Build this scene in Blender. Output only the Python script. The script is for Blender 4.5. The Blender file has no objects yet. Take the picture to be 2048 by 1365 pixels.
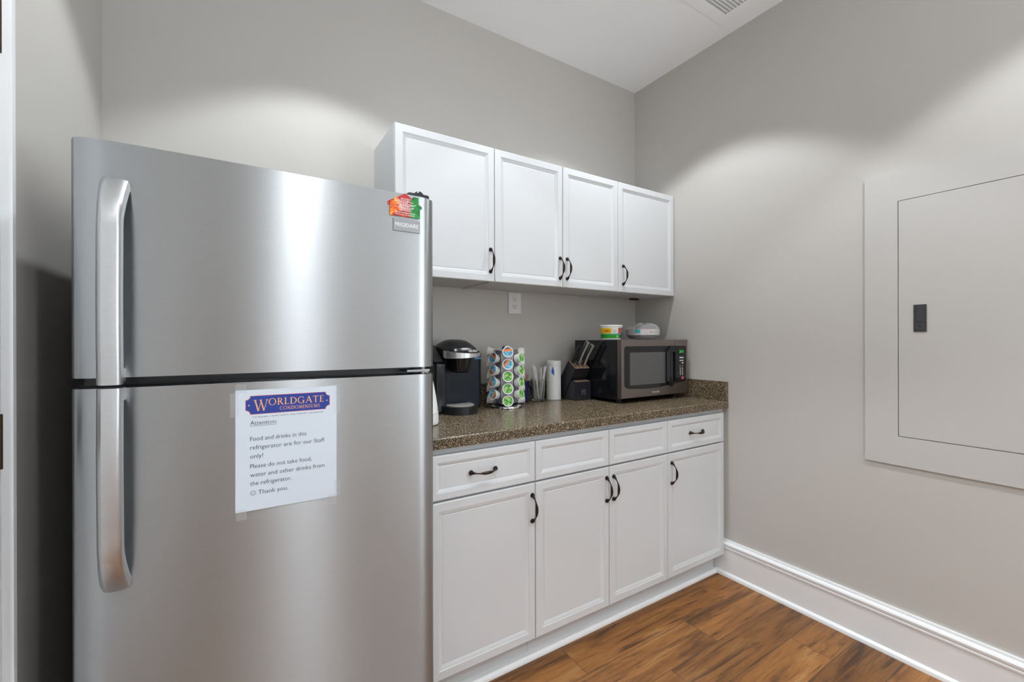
import bpy, bmesh, math, random
from mathutils import Vector, Matrix
random.seed(7)
PI = math.pi
SC = bpy.context.scene
COL = SC.collection

# ------------------------------------------------------------------ camera
cam = bpy.data.cameras.new('camera'); cam_o = bpy.data.objects.new('camera', cam); COL.objects.link(cam_o)
cam.sensor_fit = 'HORIZONTAL'; cam.sensor_width = 36.0
cam.lens = 870.26 / 2048.0 * 36.0
cam.clip_start = 0.02
_y, _p, _r = (math.radians(a) for a in (32.1228, -0.0389, -0.1252))
_fw = Vector((math.sin(_y)*math.cos(_p), math.cos(_y)*math.cos(_p), math.sin(_p)))
_rt = Vector((math.cos(_y), -math.sin(_y), 0)); _up = _rt.cross(_fw)
_R = _rt*math.cos(_r) + _up*math.sin(_r); _U = _up*math.cos(_r) - _rt*math.sin(_r)
_m = Matrix((_R, _U, -_fw)).transposed().to_4x4(); _m.translation = Vector((-2.1732, -1.9614, 1.2321))
cam_o.matrix_world = _m
SC.camera = cam_o

# ------------------------------------------------------------------ world, lights, exposure
CEIL = 2.8327; LWX = -2.559; FWY = -4.3
w = bpy.data.worlds.new('world'); SC.world = w; w.use_nodes = True
w.node_tree.nodes['Background'].inputs[0].default_value = (0.75, 0.85, 1, 1)
w.node_tree.nodes['Background'].inputs[1].default_value = 1.0
SC.view_settings.view_transform = 'Standard'
SC.view_settings.look = 'None'
SC.view_settings.gamma = 1.0
SC.view_settings.use_curve_mapping = False
SC.view_settings.exposure = 0.16
CANS = [(-1.86, -0.635), (-0.635, -0.635), (-1.86, -1.92), (-0.635, -1.92), (-1.86, -3.2), (-0.635, -3.2)]  # last pair is added behind the camera to light the unseen rear
SPOT_W = [48, 48, 48, 48, 44, 44]
for (x, y), e in zip(CANS, SPOT_W):
    l = bpy.data.lights.new('downlight_lamp', 'SPOT'); l.energy = e; l.color = (0.915, 0.962, 1.0)
    l.spot_size = math.radians(101); l.spot_blend = 0.24; l.shadow_soft_size = 0.045
    o = bpy.data.objects.new('downlight_lamp', l); COL.objects.link(o); o.location = (x, y, CEIL - 0.012)
l = bpy.data.lights.new('added_window_fill', 'AREA'); l.shape = 'RECTANGLE'; l.size = 1.5; l.size_y = 1.7
l.energy = 68; l.color = (0.87, 0.945, 1.0)
o = bpy.data.objects.new('added_window_fill', l); COL.objects.link(o)
o.location = (-0.03, -3.3, 1.6); o.rotation_euler = (0, PI/2 + math.radians(48), 0)   # added fill light, tilted up to brighten the ceiling

l = bpy.data.lights.new('added_streak_light', 'AREA'); l.shape = 'RECTANGLE'; l.size = .30; l.size_y = 1.9
l.energy = 5; l.color = (0.9, 0.955, 1.0)
o = bpy.data.objects.new('added_streak_light', l); COL.objects.link(o)
o.location = (-1.60, FWY + 0.02, 1.1); o.rotation_euler = (PI/2, 0, 0)  # added area light that puts a bright streak on the refrigerator doors

# ------------------------------------------------------------------ materials
def mat(name, col=(.8, .8, .8), rough=.5, metal=0.0, **kw):
    m = bpy.data.materials.new(name); m.use_nodes = True
    b = m.node_tree.nodes['Principled BSDF']
    b.inputs['Base Color'].default_value = (*col, 1); b.inputs['Roughness'].default_value = rough
    b.inputs['Metallic'].default_value = metal
    for k, v in kw.items():
        b.inputs[k.replace('_', ' ')].default_value = v
    return m
def srgb(r, g, b):
    f = lambda c: (c/255/12.92) if c/255 <= .04045 else ((c/255+.055)/1.055)**2.4
    return (f(r), f(g), f(b))
class NT:
    def __init__(s, m): s.t = m.node_tree; s.b = s.t.nodes['Principled BSDF']
    def n(s, typ, **kw):
        nd = s.t.nodes.new(typ)
        for k, v in kw.items(): setattr(nd, k, v)
        return nd
    def l(s, a, b): s.t.links.new(a, b)
    def math(s, op, a, b=None, c=None):
        nd = s.n('ShaderNodeMath', operation=op)
        for i, v in enumerate((a, b, c)):
            if v is None: continue
            if isinstance(v, (int, float)): nd.inputs[i].default_value = v
            else: s.l(v, nd.inputs[i])
        return nd.outputs[0]
    def coord(s, kind='Object', scale=(1, 1, 1)):
        tc = s.n('ShaderNodeTexCoord'); mp = s.n('ShaderNodeMapping'); mp.inputs['Scale'].default_value = scale
        s.l(tc.outputs[kind], mp.inputs[0]); return mp.outputs[0]
    def noise(s, vec, scale, detail=2, rough=.5, dist=0):
        nd = s.n('ShaderNodeTexNoise'); nd.inputs['Scale'].default_value = scale; nd.inputs['Detail'].default_value = detail
        nd.inputs['Roughness'].default_value = rough; nd.inputs['Distortion'].default_value = dist
        s.l(vec, nd.inputs['Vector']); return nd.outputs['Fac']
    def ramp(s, fac, stops, interp='LINEAR'):
        nd = s.n('ShaderNodeValToRGB'); cr = nd.color_ramp; cr.interpolation = interp
        while len(cr.elements) < len(stops): cr.elements.new(.5)
        for e, (p, c) in zip(cr.elements, stops): e.position = p; e.color = (*c, 1)
        s.l(fac, nd.inputs[0]); return nd.outputs[0]
    def mix(s, fac, a, b, blend='MIX'):
        nd = s.n('ShaderNodeMix', data_type='RGBA', blend_type=blend)
        for sock, v in ((nd.inputs['Factor'], fac), (nd.inputs['A'], a), (nd.inputs['B'], b)):
            if isinstance(v, (int, float)): sock.default_value = v
            elif isinstance(v, tuple): sock.default_value = (*v, 1)
            else: s.l(v, sock)
        return nd.outputs['Result']
    def bump(s, h, strength=.1, dist=.001):
        nd = s.n('ShaderNodeBump'); nd.inputs['Strength'].default_value = strength; nd.inputs['Distance'].default_value = dist
        s.l(h, nd.inputs['Height']); s.l(nd.outputs[0], s.b.inputs['Normal'])

def paint(name, col, rough, tex=0.1, scale=180):
    m = mat(name, col, rough); t = NT(m); v = t.coord()
    t.bump(t.noise(v, scale, 3), tex, .0015); return m
M = {}
M['wall'] = paint('greige_wall_paint', (.56, .538, .506), .5, .12)
M['panel'] = paint('greige_panel_paint', (.565, .548, .525), .5, .04)
M['ceiling'] = paint('white_ceiling_paint', (.90, .90, .90), .8, .04)
M['trim'] = paint('white_trim_paint', (.85, .86, .87), .3, .05, 60)
M['cab'] = paint('white_cabinet_foil', (.715, .735, .755), .33, .03, 90)
M['cabin'] = mat('cabinet_box_white', (.69, .71, .73), .45)
M['gapdark'] = mat('dark_gap', (.02, .02, .02), .8)
M['bronze'] = mat('oil_rubbed_bronze', (.028, .022, .018), .33, .7)
def bronze_wear():
    t = NT(M['bronze']); v = t.coord(); f = t.noise(v, 160, 3)
    t.l(t.ramp(f, [(.5, (.022, .018, .016)), (.72, (.13, .05, .022))]), t.b.inputs['Base Color'])
bronze_wear()
def floor_mat():
    m = mat('wood_look_plank_tile', (.3, .15, .06), .42); t = NT(m)
    tc = t.n('ShaderNodeTexCoord'); sp = t.n('ShaderNodeSeparateXYZ'); t.l(tc.outputs['Object'], sp.inputs[0])
    x, y = sp.outputs[0], sp.outputs[1]
    v = t.math('DIVIDE', t.math('ADD', y, .75), .15); row = t.math('FLOOR', v)
    u = t.math('DIVIDE', t.math('ADD', x, t.math('ADD', t.math('MULTIPLY', row, -.29), .228)), .857)
    iu = t.math('FLOOR', u); fu = t.math('FRACT', u); fv = t.math('FRACT', v)
    cb = t.n('ShaderNodeCombineXYZ'); t.l(iu, cb.inputs[0]); t.l(row, cb.inputs[1])
    wn = t.n('ShaderNodeTexWhiteNoise', noise_dimensions='2D'); t.l(cb.outputs[0], wn.inputs[0])
    du = t.math('MULTIPLY', t.math('MINIMUM', fu, t.math('SUBTRACT', 1, fu)), .857)
    dv = t.math('MULTIPLY', t.math('MINIMUM', fv, t.math('SUBTRACT', 1, fv)), .15)
    gap = t.math('LESS_THAN', t.math('MINIMUM', du, dv), .0011)
    off = t.n('ShaderNodeVectorMath', operation='SCALE'); off.inputs['Scale'].default_value = 13.0; t.l(wn.outputs['Color'], off.inputs[0])
    def grain(sx, sy):
        mp = t.n('ShaderNodeMapping'); mp.inputs['Scale'].default_value = (sx, sy, 1); t.l(tc.outputs['Object'], mp.inputs[0])
        ad = t.n('ShaderNodeVectorMath', operation='ADD'); t.l(mp.outputs[0], ad.inputs[0]); t.l(off.outputs[0], ad.inputs[1]); return ad.outputs[0]
    big = t.noise(grain(1.0, 7), 1.9, 5, .6, .7)
    fine = t.noise(grain(7, 170), 2.2, 7, .7, .4)
    mid = t.noise(grain(1.7, 26), 1.7, 7, .68, .8)
    c1 = t.ramp(big, [(.28, srgb(104, 68, 38)), (.42, srgb(168, 112, 62)), (.58, srgb(196, 134, 76)), (.74, srgb(212, 164, 108))])
    c2 = t.mix(t.ramp(mid, [(.5, (0, 0, 0)), (.68, (1, 1, 1))]), c1, srgb(88, 58, 34))
    c3 = t.mix(t.ramp(fine, [(.5, (0, 0, 0)), (.74, (.7, .7, .7))]), c2, srgb(84, 56, 32))
    hs = t.n('ShaderNodeHueSaturation'); t.l(c3, hs.inputs['Color'])
    t.l(t.math('ADD', t.math('MULTIPLY', wn.outputs['Value'], .32), .44), hs.inputs['Value'])
    hs.inputs['Saturation'].default_value = 1.03
    c4 = t.mix(gap, hs.outputs[0], srgb(70, 52, 40))
    t.l(c4, t.b.inputs['Base Color'])
    t.bump(t.math('SUBTRACT', fine, gap), .2, .0015)
    return m
M['floor'] = floor_mat()
def counter_mat():
    m = mat('speckled_brown_laminate', (.1, .08, .06), .24); t = NT(m); v = t.coord()
    a = t.noise(v, 340, 2, .7); b = t.noise(v, 190, 3, .7)
    c = t.ramp(a, [(.36, srgb(20, 18, 17)), (.46, srgb(74, 64, 52)), (.55, srgb(112, 96, 74)), (.63, srgb(214, 194, 160))])
    c = t.mix(t.ramp(b, [(.5, (0, 0, 0)), (.62, (1, 1, 1))], 'LINEAR'), c, srgb(64, 54, 43))
    t.l(c, t.b.inputs['Base Color']); t.bump(a, .05, .0006); return m
M['counter'] = counter_mat()
def steel(name, col, rough, aniso=.0, rot=.25, streak=(1.2, 1.2, 260)):
    m = mat(name, col, rough, 1.0); t = NT(m)
    v = t.coord('Object', streak); f = t.noise(v, 3.0, 4, .6)
    t.l(t.ramp(f, [(.3, tuple(c*.95 for c in col)), (.7, tuple(min(1, c*1.04) for c in col))]), t.b.inputs['Base Color'])
    if aniso:
        t.b.inputs['Anisotropic'].default_value = aniso; t.b.inputs['Anisotropic Rotation'].default_value = rot
        tg = t.n('ShaderNodeTangent', direction_type='RADIAL', axis='Z'); t.l(tg.outputs[0], t.b.inputs['Tangent'])
    t.bump(f, .02, .0004)
    return m
M['steel'] = steel('brushed_stainless', (.46, .48, .492), .37, .97, .25, (5, 5, 700))
M['handle_steel'] = steel('satin_stainless_handle', (.60, .61, .62), .36, .0, .25, (40, 40, 300))
M['badge'] = mat('badge_metal', (.3, .3, .31), .35, .9)
M['chrome'] = mat('chrome', (.85, .86, .88), .08, 1.0)
M['silver'] = mat('silver_plastic', (.62, .61, .60), .28, .75)
M['black'] = mat('black_plastic', (.012, .013, .016), .28)
M['blackgloss'] = mat('black_gloss_plastic', (.008, .009, .012), .08)
M['housing'] = mat('black_plastic_blue_reflection', (.012, .018, .027), .24, 0, Specular_IOR_Level=.3)  # black plastic with a blue reflection put into its colour
M['blacktex'] = paint('black_textured_plastic', (.018, .02, .026), .45, .6, 300)
M['darkgrey'] = mat('dark_grey_plastic', (.045, .047, .05), .4)
M['white'] = mat('white_plastic', (.80, .80, .79), .35)
M['whitepaper'] = mat('white_paper', (.67, .74, .82), .7)
M['ink'] = mat('dark_ink', (.03, .035, .06), .7)
M['tan_txt'] = mat('gold_print', srgb(246, 178, 110), .6)
M['blue_print'] = mat('royal_blue_print', srgb(36, 62, 150), .6)
M['orange_print'] = mat('orange_print', srgb(214, 84, 44), .6)
M['blue_ink'] = mat('blue_ink', srgb(20, 92, 200), .5)
M['white_print'] = mat('white_print', (.85, .85, .85), .5)
M['grey_print'] = mat('grey_print', (.6, .6, .58), .5)
M['navy'] = mat('navy_ceramic', (.012, .016, .07), .1)
M['wood'] = mat('pale_wood', srgb(205, 160, 120), .6)
M['blockwood'] = mat('black_stained_wood', (.016, .016, .022), .38)
M['slotwood'] = mat('tan_wood', srgb(150, 124, 98), .6)
M['brown_steel'] = steel('bronze_tinted_steel', (.30, .255, .24), .36, .0, 0, (260, 1.5, 260))
M['mw_window'] = mat('grey_glass_door', (.10, .10, .10), .08)
M['mw_glass'] = mat('black_glass_door', (.012, .012, .014), .06)
M['tape'] = None
def film(name, fac, col=(.9, .9, .9), rough=.25, bump=0):
    m = mat(name, col, rough); t = NT(m)
    tr = t.n('ShaderNodeBsdfTransparent'); mx = t.n('ShaderNodeMixShader'); mx.inputs[0].default_value = fac
    out = t.t.nodes['Material Output']
    t.l(tr.outputs[0], mx.inputs[1]); t.l(t.b.outputs[0], mx.inputs[2]); t.l(mx.outputs[0], out.inputs[0])
    if bump: t.bump(t.noise(t.coord(), 70, 4, .7), bump, .01)
    return m
M['tape'] = film('clear_tape', .10, (.85, .86, .88), .2)
M['cutlery'] = film('clear_plastic', .6, (.85, .84, .84), .15)
M['wrap'] = film('clear_wrap', .26, (.95, .95, .96), .06, 1.0)
M['smoke'] = film('smoked_reservoir_plastic', .82, (.02, .022, .027), .15)
M['glass'] = mat('clear_glass', (.97, .98, .98), .02, 0, Transmission_Weight=1.0, IOR=1.45)
M['pane'] = mat('added_window_glass', (.97, .98, .98), .02, 0, Transmission_Weight=1.0, IOR=1.3)
def emit(name, col, s):
    m = mat(name, (0, 0, 0), .5); b = m.node_tree.nodes['Principled BSDF']
    b.inputs['Emission Color'].default_value = (*col, 1); b.inputs['Emission Strength'].default_value = s; return m
M['green_led'] = emit('green_display', (.03, .8, .05), 1.0)
M['blue_led'] = emit('blue_button_light', (.03, .12, 1.0), 1.2)
M['lens'] = emit('lamp_lens', (1, .96, .9), 3.0)
M['pinkbtn'] = mat('pink_red_button', srgb(214, 84, 96), .4)
M['redbit'] = mat('dark_red_plastic', (.12, .01, .02), .4)
M['hinge'] = mat('aged_brass', (.09, .06, .035), .4, .8)
M['bluestrip'] = mat('blue_edge_strip', srgb(80, 150, 215), .6)  # plain blue for the strip on the casing edge
def magnet_mat():
    m = mat('fire_and_green_print', (.5, .1, .05), .35); t = NT(m)
    tc = t.n('ShaderNodeTexCoord'); sp = t.n('ShaderNodeSeparateXYZ'); t.l(tc.outputs['Object'], sp.inputs[0])
    f = t.noise(t.coord(), 75, 3, .6, .8)
    fire = t.ramp(f, [(.33, srgb(60, 8, 8)), (.45, srgb(190, 30, 20)), (.56, srgb(240, 110, 20)), (.68, srgb(250, 200, 40))])
    grn = t.ramp(f, [(.35, srgb(16, 110, 40)), (.65, srgb(40, 160, 66))])
    k = t.math('GREATER_THAN', t.math('ADD', sp.outputs[0], t.math('MULTIPLY', t.math('SUBTRACT', f, .5), .03)), .014)
    red = t.math('GREATER_THAN', t.math('ADD', sp.outputs[0], t.math('MULTIPLY', sp.outputs[2], .4)), .004)
    c = t.mix(red, fire, srgb(188, 34, 36)); c = t.mix(k, c, grn)
    t.l(c, t.b.inputs['Base Color']); return m
M['magnet'] = magnet_mat()
def lid_blue():
    m = mat('blue_and_orange_lid_print', (.1, .4, .6), .35); t = NT(m)
    tc = t.n('ShaderNodeTexCoord'); sp = t.n('ShaderNodeSeparateXYZ'); t.l(tc.outputs['Object'], sp.inputs[0])
    f = t.noise(t.coord(), 130, 3); a = sp.outputs[0]
    base = t.ramp(f, [(.35, srgb(30, 110, 160)), (.55, srgb(120, 200, 225)), (.7, srgb(200, 230, 235))])
    band = t.math('LESS_THAN', t.math('ABSOLUTE', t.math('SUBTRACT', a, .009)), .0055)
    dark = t.math('GREATER_THAN', a, .0150)
    c = t.mix(band, base, srgb(238, 128, 58)); c = t.mix(dark, c, srgb(40, 70, 70)); t.l(c, t.b.inputs['Base Color']); return m
def lid_green():
    m = mat('green_lid_print', (.2, .5, .15), .35); t = NT(m); v = t.coord()
    f = t.noise(v, 60, 3, .6); g = t.noise(t.coord('Object', (1.3, 1, 1)), 85, 2)
    c = t.ramp(f, [(.3, srgb(30, 66, 50)), (.44, srgb(64, 150, 60)), (.56, srgb(122, 196, 74)), (.68, srgb(200, 222, 190))])
    c = t.mix(t.ramp(g, [(.58, (0, 0, 0)), (.64, (.8, .8, .8))]), c, srgb(236, 190, 150)); t.l(c, t.b.inputs['Base Color']); return m
M['lid_blue'] = lid_blue(); M['lid_green'] = lid_green()
def plates_mat():
    m = mat('white_paper_plate', (.82, .8, .78), .6); t = NT(m)
    f = t.noise(t.coord('Object', (6, 6, 260)), 1.2, 3, .6)
    c = t.ramp(f, [(.36, srgb(120, 130, 150)), (.46, srgb(232, 226, 220)), (.56, srgb(240, 236, 230)), (.64, srgb(214, 120, 110)), (.7, srgb(235, 228, 222))])
    t.l(c, t.b.inputs['Base Color']); return m
M['plates'] = plates_mat()
M['yellow'] = mat('yellow_print', srgb(240, 200, 20), .5)
M['green'] = mat('green_print', srgb(40, 150, 30), .5)
M['red_print'] = mat('red_print', srgb(190, 60, 20), .5)
M['teal'] = mat('teal_print', srgb(60, 170, 170), .5)

# ------------------------------------------------------------------ mesh helpers
def merge(bm, src):
    me = bpy.data.meshes.new('tmp'); src.to_mesh(me); src.free(); bm.from_mesh(me); bpy.data.meshes.remove(me); return bm
def box(bm, x0, x1, y0, y1, z0, z1, bev=0.0, seg=2, mi=0):
    b = bmesh.new(); bmesh.ops.create_cube(b, size=1.0)
    for v in b.verts:
        v.co = Vector(((x0+x1)/2 + v.co.x*(x1-x0), (y0+y1)/2 + v.co.y*(y1-y0), (z0+z1)/2 + v.co.z*(z1-z0)))
    if bev: bmesh.ops.bevel(b, geom=b.edges[:], offset=bev, segments=seg, profile=.5, affect='EDGES')
    for f in b.faces: f.material_index = mi
    return merge(bm, b)
def lathe(bm, prof, seg=40, c=(0, 0, 0), mi=0, close=True):
    rings = []
    for r, z in prof:
        if r < 1e-6: rings.append([bm.verts.new((c[0], c[1], c[2]+z))])
        else: rings.append([bm.verts.new((c[0]+r*math.cos(2*PI*k/seg), c[1]+r*math.sin(2*PI*k/seg), c[2]+z)) for k in range(seg)])
    for a, b in zip(rings, rings[1:]):
        for k in range(seg):
            k2 = (k+1) % seg
            q = [a[k % len(a)], a[k2 % len(a)], b[k2 % len(b)], b[k % len(b)]]
            q2 = []
            for v in q:
                if v not in q2: q2.append(v)
            if len(q2) > 2:
                f = bm.faces.new(q2); f.material_index = mi
    return bm
def sweep(bm, pts, secs, mi=0, closed_sec=True, cap=True):
    """pts: list of centre Vectors; secs: list of lists of Vectors (offsets, same count)"""
    R = [[bm.verts.new(p + s) for s in sec] for p, sec in zip(pts, secs)]
    n = len(R[0])
    for a, b in zip(R, R[1:]):
        for k in range(n):
            k2 = (k+1) % n
            f = bm.faces.new((a[k], a[k2], b[k2], b[k])); f.material_index = mi
    if cap:
        for r, rev in ((R[0], True), (R[-1], False)):
            f = bm.faces.new(list(reversed(r)) if rev else r); f.material_index = mi
    return bm
def tube(bm, pts, rad, seg=12, mi=0, flat=1.0):
    pts = [Vector(p) for p in pts]
    if isinstance(rad, (int, float)): rad = [rad]*len(pts)
    secs = []
    ref = None
    for i, p in enumerate(pts):
        d = (pts[min(i+1, len(pts)-1)] - pts[max(i-1, 0)]).normalized()
        if ref is None:
            ref = Vector((0, 0, 1)) if abs(d.z) < .9 else Vector((1, 0, 0))
        u = (ref - d*ref.dot(d)).normalized(); v = d.cross(u); ref = u
        secs.append([(u*math.cos(2*PI*k/seg)*flat + v*math.sin(2*PI*k/seg))*rad[i] for k in range(seg)])
    return sweep(bm, pts, secs, mi)
def prism(bm, poly, axis, a0, a1, mi=0):
    """poly in the two other axes, extruded along axis ('x','y','z')"""
    def P(u, v, t):
        return {'x': (t, u, v), 'y': (u, t, v), 'z': (u, v, t)}[axis]
    A = [bm.verts.new(P(u, v, a0)) for u, v in poly]; B = [bm.verts.new(P(u, v, a1)) for u, v in poly]
    n = len(poly)
    for k in range(n):
        k2 = (k+1) % n
        f = bm.faces.new((A[k], A[k2], B[k2], B[k])); f.material_index = mi
    for f in (bm.faces.new(list(reversed(A))), bm.faces.new(B)): f.material_index = mi
    return bm
def bev(bm, off, seg=2, ang=30):
    es = [e for e in bm.edges if len(e.link_faces) == 2 and e.calc_face_angle(0) > math.radians(ang)]
    bmesh.ops.bevel(bm, geom=es, offset=off, segments=seg, profile=.5, affect='EDGES'); return bm
def obj(name, bm, mats, parent=None, loc=None, rot=None, smooth=35, label=None):
    bmesh.ops.recalc_face_normals(bm, faces=bm.faces[:])
    me = bpy.data.meshes.new(name); bm.to_mesh(me); bm.free()
    for m in (mats if isinstance(mats, (list, tuple)) else [mats]): me.materials.append(m)
    if smooth:
        me.polygons.foreach_set('use_smooth', [True]*len(me.polygons)); me.set_sharp_from_angle(angle=math.radians(smooth))
    o = bpy.data.objects.new(name, me); COL.objects.link(o)
    if smooth:
        wn = o.modifiers.new('weighted_normal', 'WEIGHTED_NORMAL'); wn.keep_sharp = True; wn.weight = 60
    if parent: o.parent = parent
    if loc: o.location = loc
    if rot: o.rotation_euler = rot
    if label: o['label'] = label
    return o
def tag(o, label, cat, group=None):
    o['label'] = label; o['category'] = cat
    if group: o['group'] = group
    return o
def thing(name, label, cat, loc=(0, 0, 0), rz=0, group=None):
    o = bpy.data.objects.new(name, None); COL.objects.link(o); o.empty_display_size = .05
    o.location = loc; o.rotation_euler = (0, 0, rz); return tag(o, label, cat, group)
def struct(name, bm, m, parent=None, smooth=35):
    o = obj(name, bm, m, parent, smooth=smooth)
    if not parent: o['kind'] = 'structure'
    return o
def copy_tree(o, parent=None):
    c = o.copy(); COL.objects.link(c)
    if parent: c.parent = parent
    for ch in list(o.children): copy_tree(ch, c)
    return c
def text(name, body, m, parent, loc, width=None, height=None, rz=0, thick=0.0, align='LEFT', tilt=0, spacing=1.0, bold=0.0):
    """flat lettering facing -y (rz turns it), fitted to a width and/or cap height"""
    cu = bpy.data.curves.new(name, 'FONT'); cu.body = body; cu.size = 1.0; cu.extrude = 0; cu.offset = bold
    cu.align_x = align; cu.space_character = spacing; cu.resolution_u = 3
    t = bpy.data.objects.new(name, cu); COL.objects.link(t)
    me = bpy.data.meshes.new_from_object(t.evaluated_get(bpy.context.evaluated_depsgraph_get()))
    bpy.data.objects.remove(t); bpy.data.curves.remove(cu)
    xs = [v.co.x for v in me.vertices]; W = max(xs)-min(xs)
    sx = sz = None
    if width: sx = width/W
    if height: sz = height/.70
    sx = sx or sz; sz = sz or sx
    x0 = min(xs) if align == 'LEFT' else (max(xs)+min(xs))/2
    for v in me.vertices:
        v.co = Vector(((v.co.x-x0)*sx, 0, v.co.y*sz))
    me.name = name; me.materials.clear(); me.materials.append(m)
    bm = bmesh.new(); bm.from_mesh(me)
    if thick:
        r = bmesh.ops.extrude_face_region(bm, geom=bm.faces[:])
        for v in r['geom']:
            if isinstance(v, bmesh.types.BMVert): v.co.y -= thick
    bm.normal_update()
    if not thick:
        for f in bm.faces:
            if f.normal.y > 0: f.normal_flip()
    bm.to_mesh(me); bm.free()
    o = bpy.data.objects.new(name, me); COL.objects.link(o); o.parent = parent; o.location = loc; o.rotation_euler = (0, tilt, rz)
    return o

# ------------------------------------------------------------------ room shell
def slab(x0, x1, y0, y1, z0, z1): return box(bmesh.new(), x0, x1, y0, y1, z0, z1)
T = .12
struct('floor', slab(LWX-T, T, FWY-T, T, -.1, 0), M['floor'])
struct('ceiling', slab(LWX-T, T, FWY-T, T, CEIL, CEIL+.1), M['ceiling'])
struct('wall_back', slab(LWX-T, T, 0, T, 0, CEIL), M['wall'])
DY0, DY1, DH = -1.62, -0.7905, 2.03          # door opening in the left wall
b = slab(LWX-T, LWX, DY1, 0, 0, CEIL); box(b, LWX-T, LWX, FWY, DY0, 0, CEIL); box(b, LWX-T, LWX, DY0, DY1, DH, CEIL)
struct('wall_left', b, M['wall'])
WY0, WY1, WZ0, WZ1 = -4.15, -2.45, .85, 2.35       # added window opening in the right wall, behind the camera, for the fill light
b = slab(0, T, FWY, WY0, 0, CEIL); box(b, 0, T, WY1, 0, 0, CEIL); box(b, 0, T, WY0, WY1, 0, WZ0); box(b, 0, T, WY0, WY1, WZ1, CEIL)
struct('wall_right', b, M['wall'])
SX0, SX1, SZ0, SZ1 = -1.80, -1.40, .1, 2.1              # narrow added sidelight in the unseen front wall, for the refrigerator streak
b = slab(LWX-T, SX0, FWY-T, FWY, 0, CEIL); box(b, SX1, T, FWY-T, FWY, 0, CEIL); box(b, SX0, SX1, FWY-T, FWY, 0, SZ0); box(b, SX0, SX1, FWY-T, FWY, SZ1, CEIL)
struct('wall_front', b, M['wall'])
b = bmesh.new()
for x0, x1, z0, z1 in ((SX0, SX0+.05, SZ0, SZ1), (SX1-.05, SX1, SZ0, SZ1), (SX0+.05, SX1-.05, SZ0, SZ0+.05), (SX0+.05, SX1-.05, SZ1-.05, SZ1)): box(b, x0, x1, FWY-.09, FWY-.03, z0, z1)
added_win = struct('added_window_2', b, M['trim'])  # unseen frame added around the refrigerator streak light
obj('pane', slab(SX0+.045, SX1-.045, FWY-.065, FWY-.06, SZ0+.045, SZ1-.045), M['pane'], added_win)
b = bmesh.new()
for y0, y1, z0, z1 in ((WY0, WY0+.06, WZ0, WZ1), (WY1-.06, WY1, WZ0, WZ1), (WY0, WY1, WZ0, WZ0+.06), (WY0, WY1, WZ1-.06, WZ1), ((WY0+WY1)/2-.03, (WY0+WY1)/2+.03, WZ0, WZ1)):
    box(b, .03, .09, y0, y1, z0, z1)
added_win = struct('added_window_1', b, M['trim'])  # unseen frame added around the tilted fill light
obj('pane', slab(.06, .065, WY0+.05, WY1-.05, WZ0+.05, WZ1-.05), M['pane'], added_win)
# door, jamb and casing on the left wall
door = struct('door_1', box(bmesh.new(), LWX-.045, LWX-.005, DY0+.022, DY1-.022, .008, DH-.022, .002), M['trim'])
for z in (1.81, 1.05, .25):
    hb = bmesh.new(); tube(hb, [(LWX+.0147, DY1-.0055, z-.05), (LWX+.0147, DY1-.0055, z+.05)], .0065, 12)
    box(hb, LWX-.004, LWX-.001, DY1-.05, DY1-.012, z-.045, z+.045)
    box(hb, LWX-.004, LWX+.0147, DY1-.008, DY1-.0045, z-.045, z+.045)
    obj('hinge', hb, M['hinge'], door)
jb = bmesh.new()
box(jb, LWX-T, LWX-.001, DY1-.018, DY1, 0, DH); box(jb, LWX-T, LWX-.001, DY0, DY0+.018, 0, DH); box(jb, LWX-T, LWX-.001, DY0, DY1, DH-.018, DH)
struct('trim_1', jb, M['trim'])
# casing profile (offset from the opening, thickness)
cp = [(0, 0), (0, .010), (.005, .013), (.012, .013), (.017, .010), (.036, .015), (.041, .020), (.055, .020), (.058, .016), (.058, 0)]
cb = bmesh.new()
prism(cb, [(LWX+t, DY1+.001+a) for a, t in cp], 'z', 0, DH+.058)
prism(cb, [(LWX+t, DY0-.001-a) for a, t in cp], 'z', 0, DH+.058)
prism(cb, [(LWX+t, DH+a) for a, t in cp], 'y', DY0, DY1)
cas = struct('trim_2', cb, M['trim'])
obj('edge_strip', slab(LWX+.0002, LWX+.012, DY1+.0593, DY1+.0608, .2, .98), M['bluestrip'], cas, label='blue strip along the foot of the white casing')
# baseboard with cap and shoe on the right wall
bp = [(0, 0), (-.030, 0), (-.030, .006), (-.027, .014), (-.021, .019), (-.0165, .021), (-.0165, .138), (-.020, .141), (-.021, .148), (-.018, .152),
      (-.022, .158), (-.023, .166), (-.019, .172), (-.012, .176), (-.010, .185), (0, .185)]
struct('baseboard_right', prism(bmesh.new(), [(x, z) for x, z in bp], 'y', FWY, -.561), M['trim'], smooth=25)
struct('baseboard_left', prism(bmesh.new(), [(LWX - x, z) for x, z in bp], 'y', FWY, DY0-.07), M['trim'], smooth=25)

# recessed downlights
for k, (x, y) in enumerate(CANS):
    t = thing('recessed_downlight', ['recessed ceiling light nearest the corner above the refrigerator', 'recessed ceiling light above the base cabinets beside the right wall',
        'recessed ceiling light in front of the refrigerator', 'recessed ceiling light in front of the electrical panel',
        'added unseen ceiling light on the door side near the added window', 'added unseen ceiling light on the panel side near the added window'][k], 'ceiling light', (x, y, CEIL), 0, 'recessed lights in the ceiling')
    obj('trim_ring', lathe(bmesh.new(), [(.058, -.0005), (.058, -.003), (.062, -.006), (.078, -.004), (.08, -.0005)]), M['white'], t)
    obj('lens', lathe(bmesh.new(), [(0, -.0015), (.057, -.0015)]), M['lens'], t)

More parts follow.
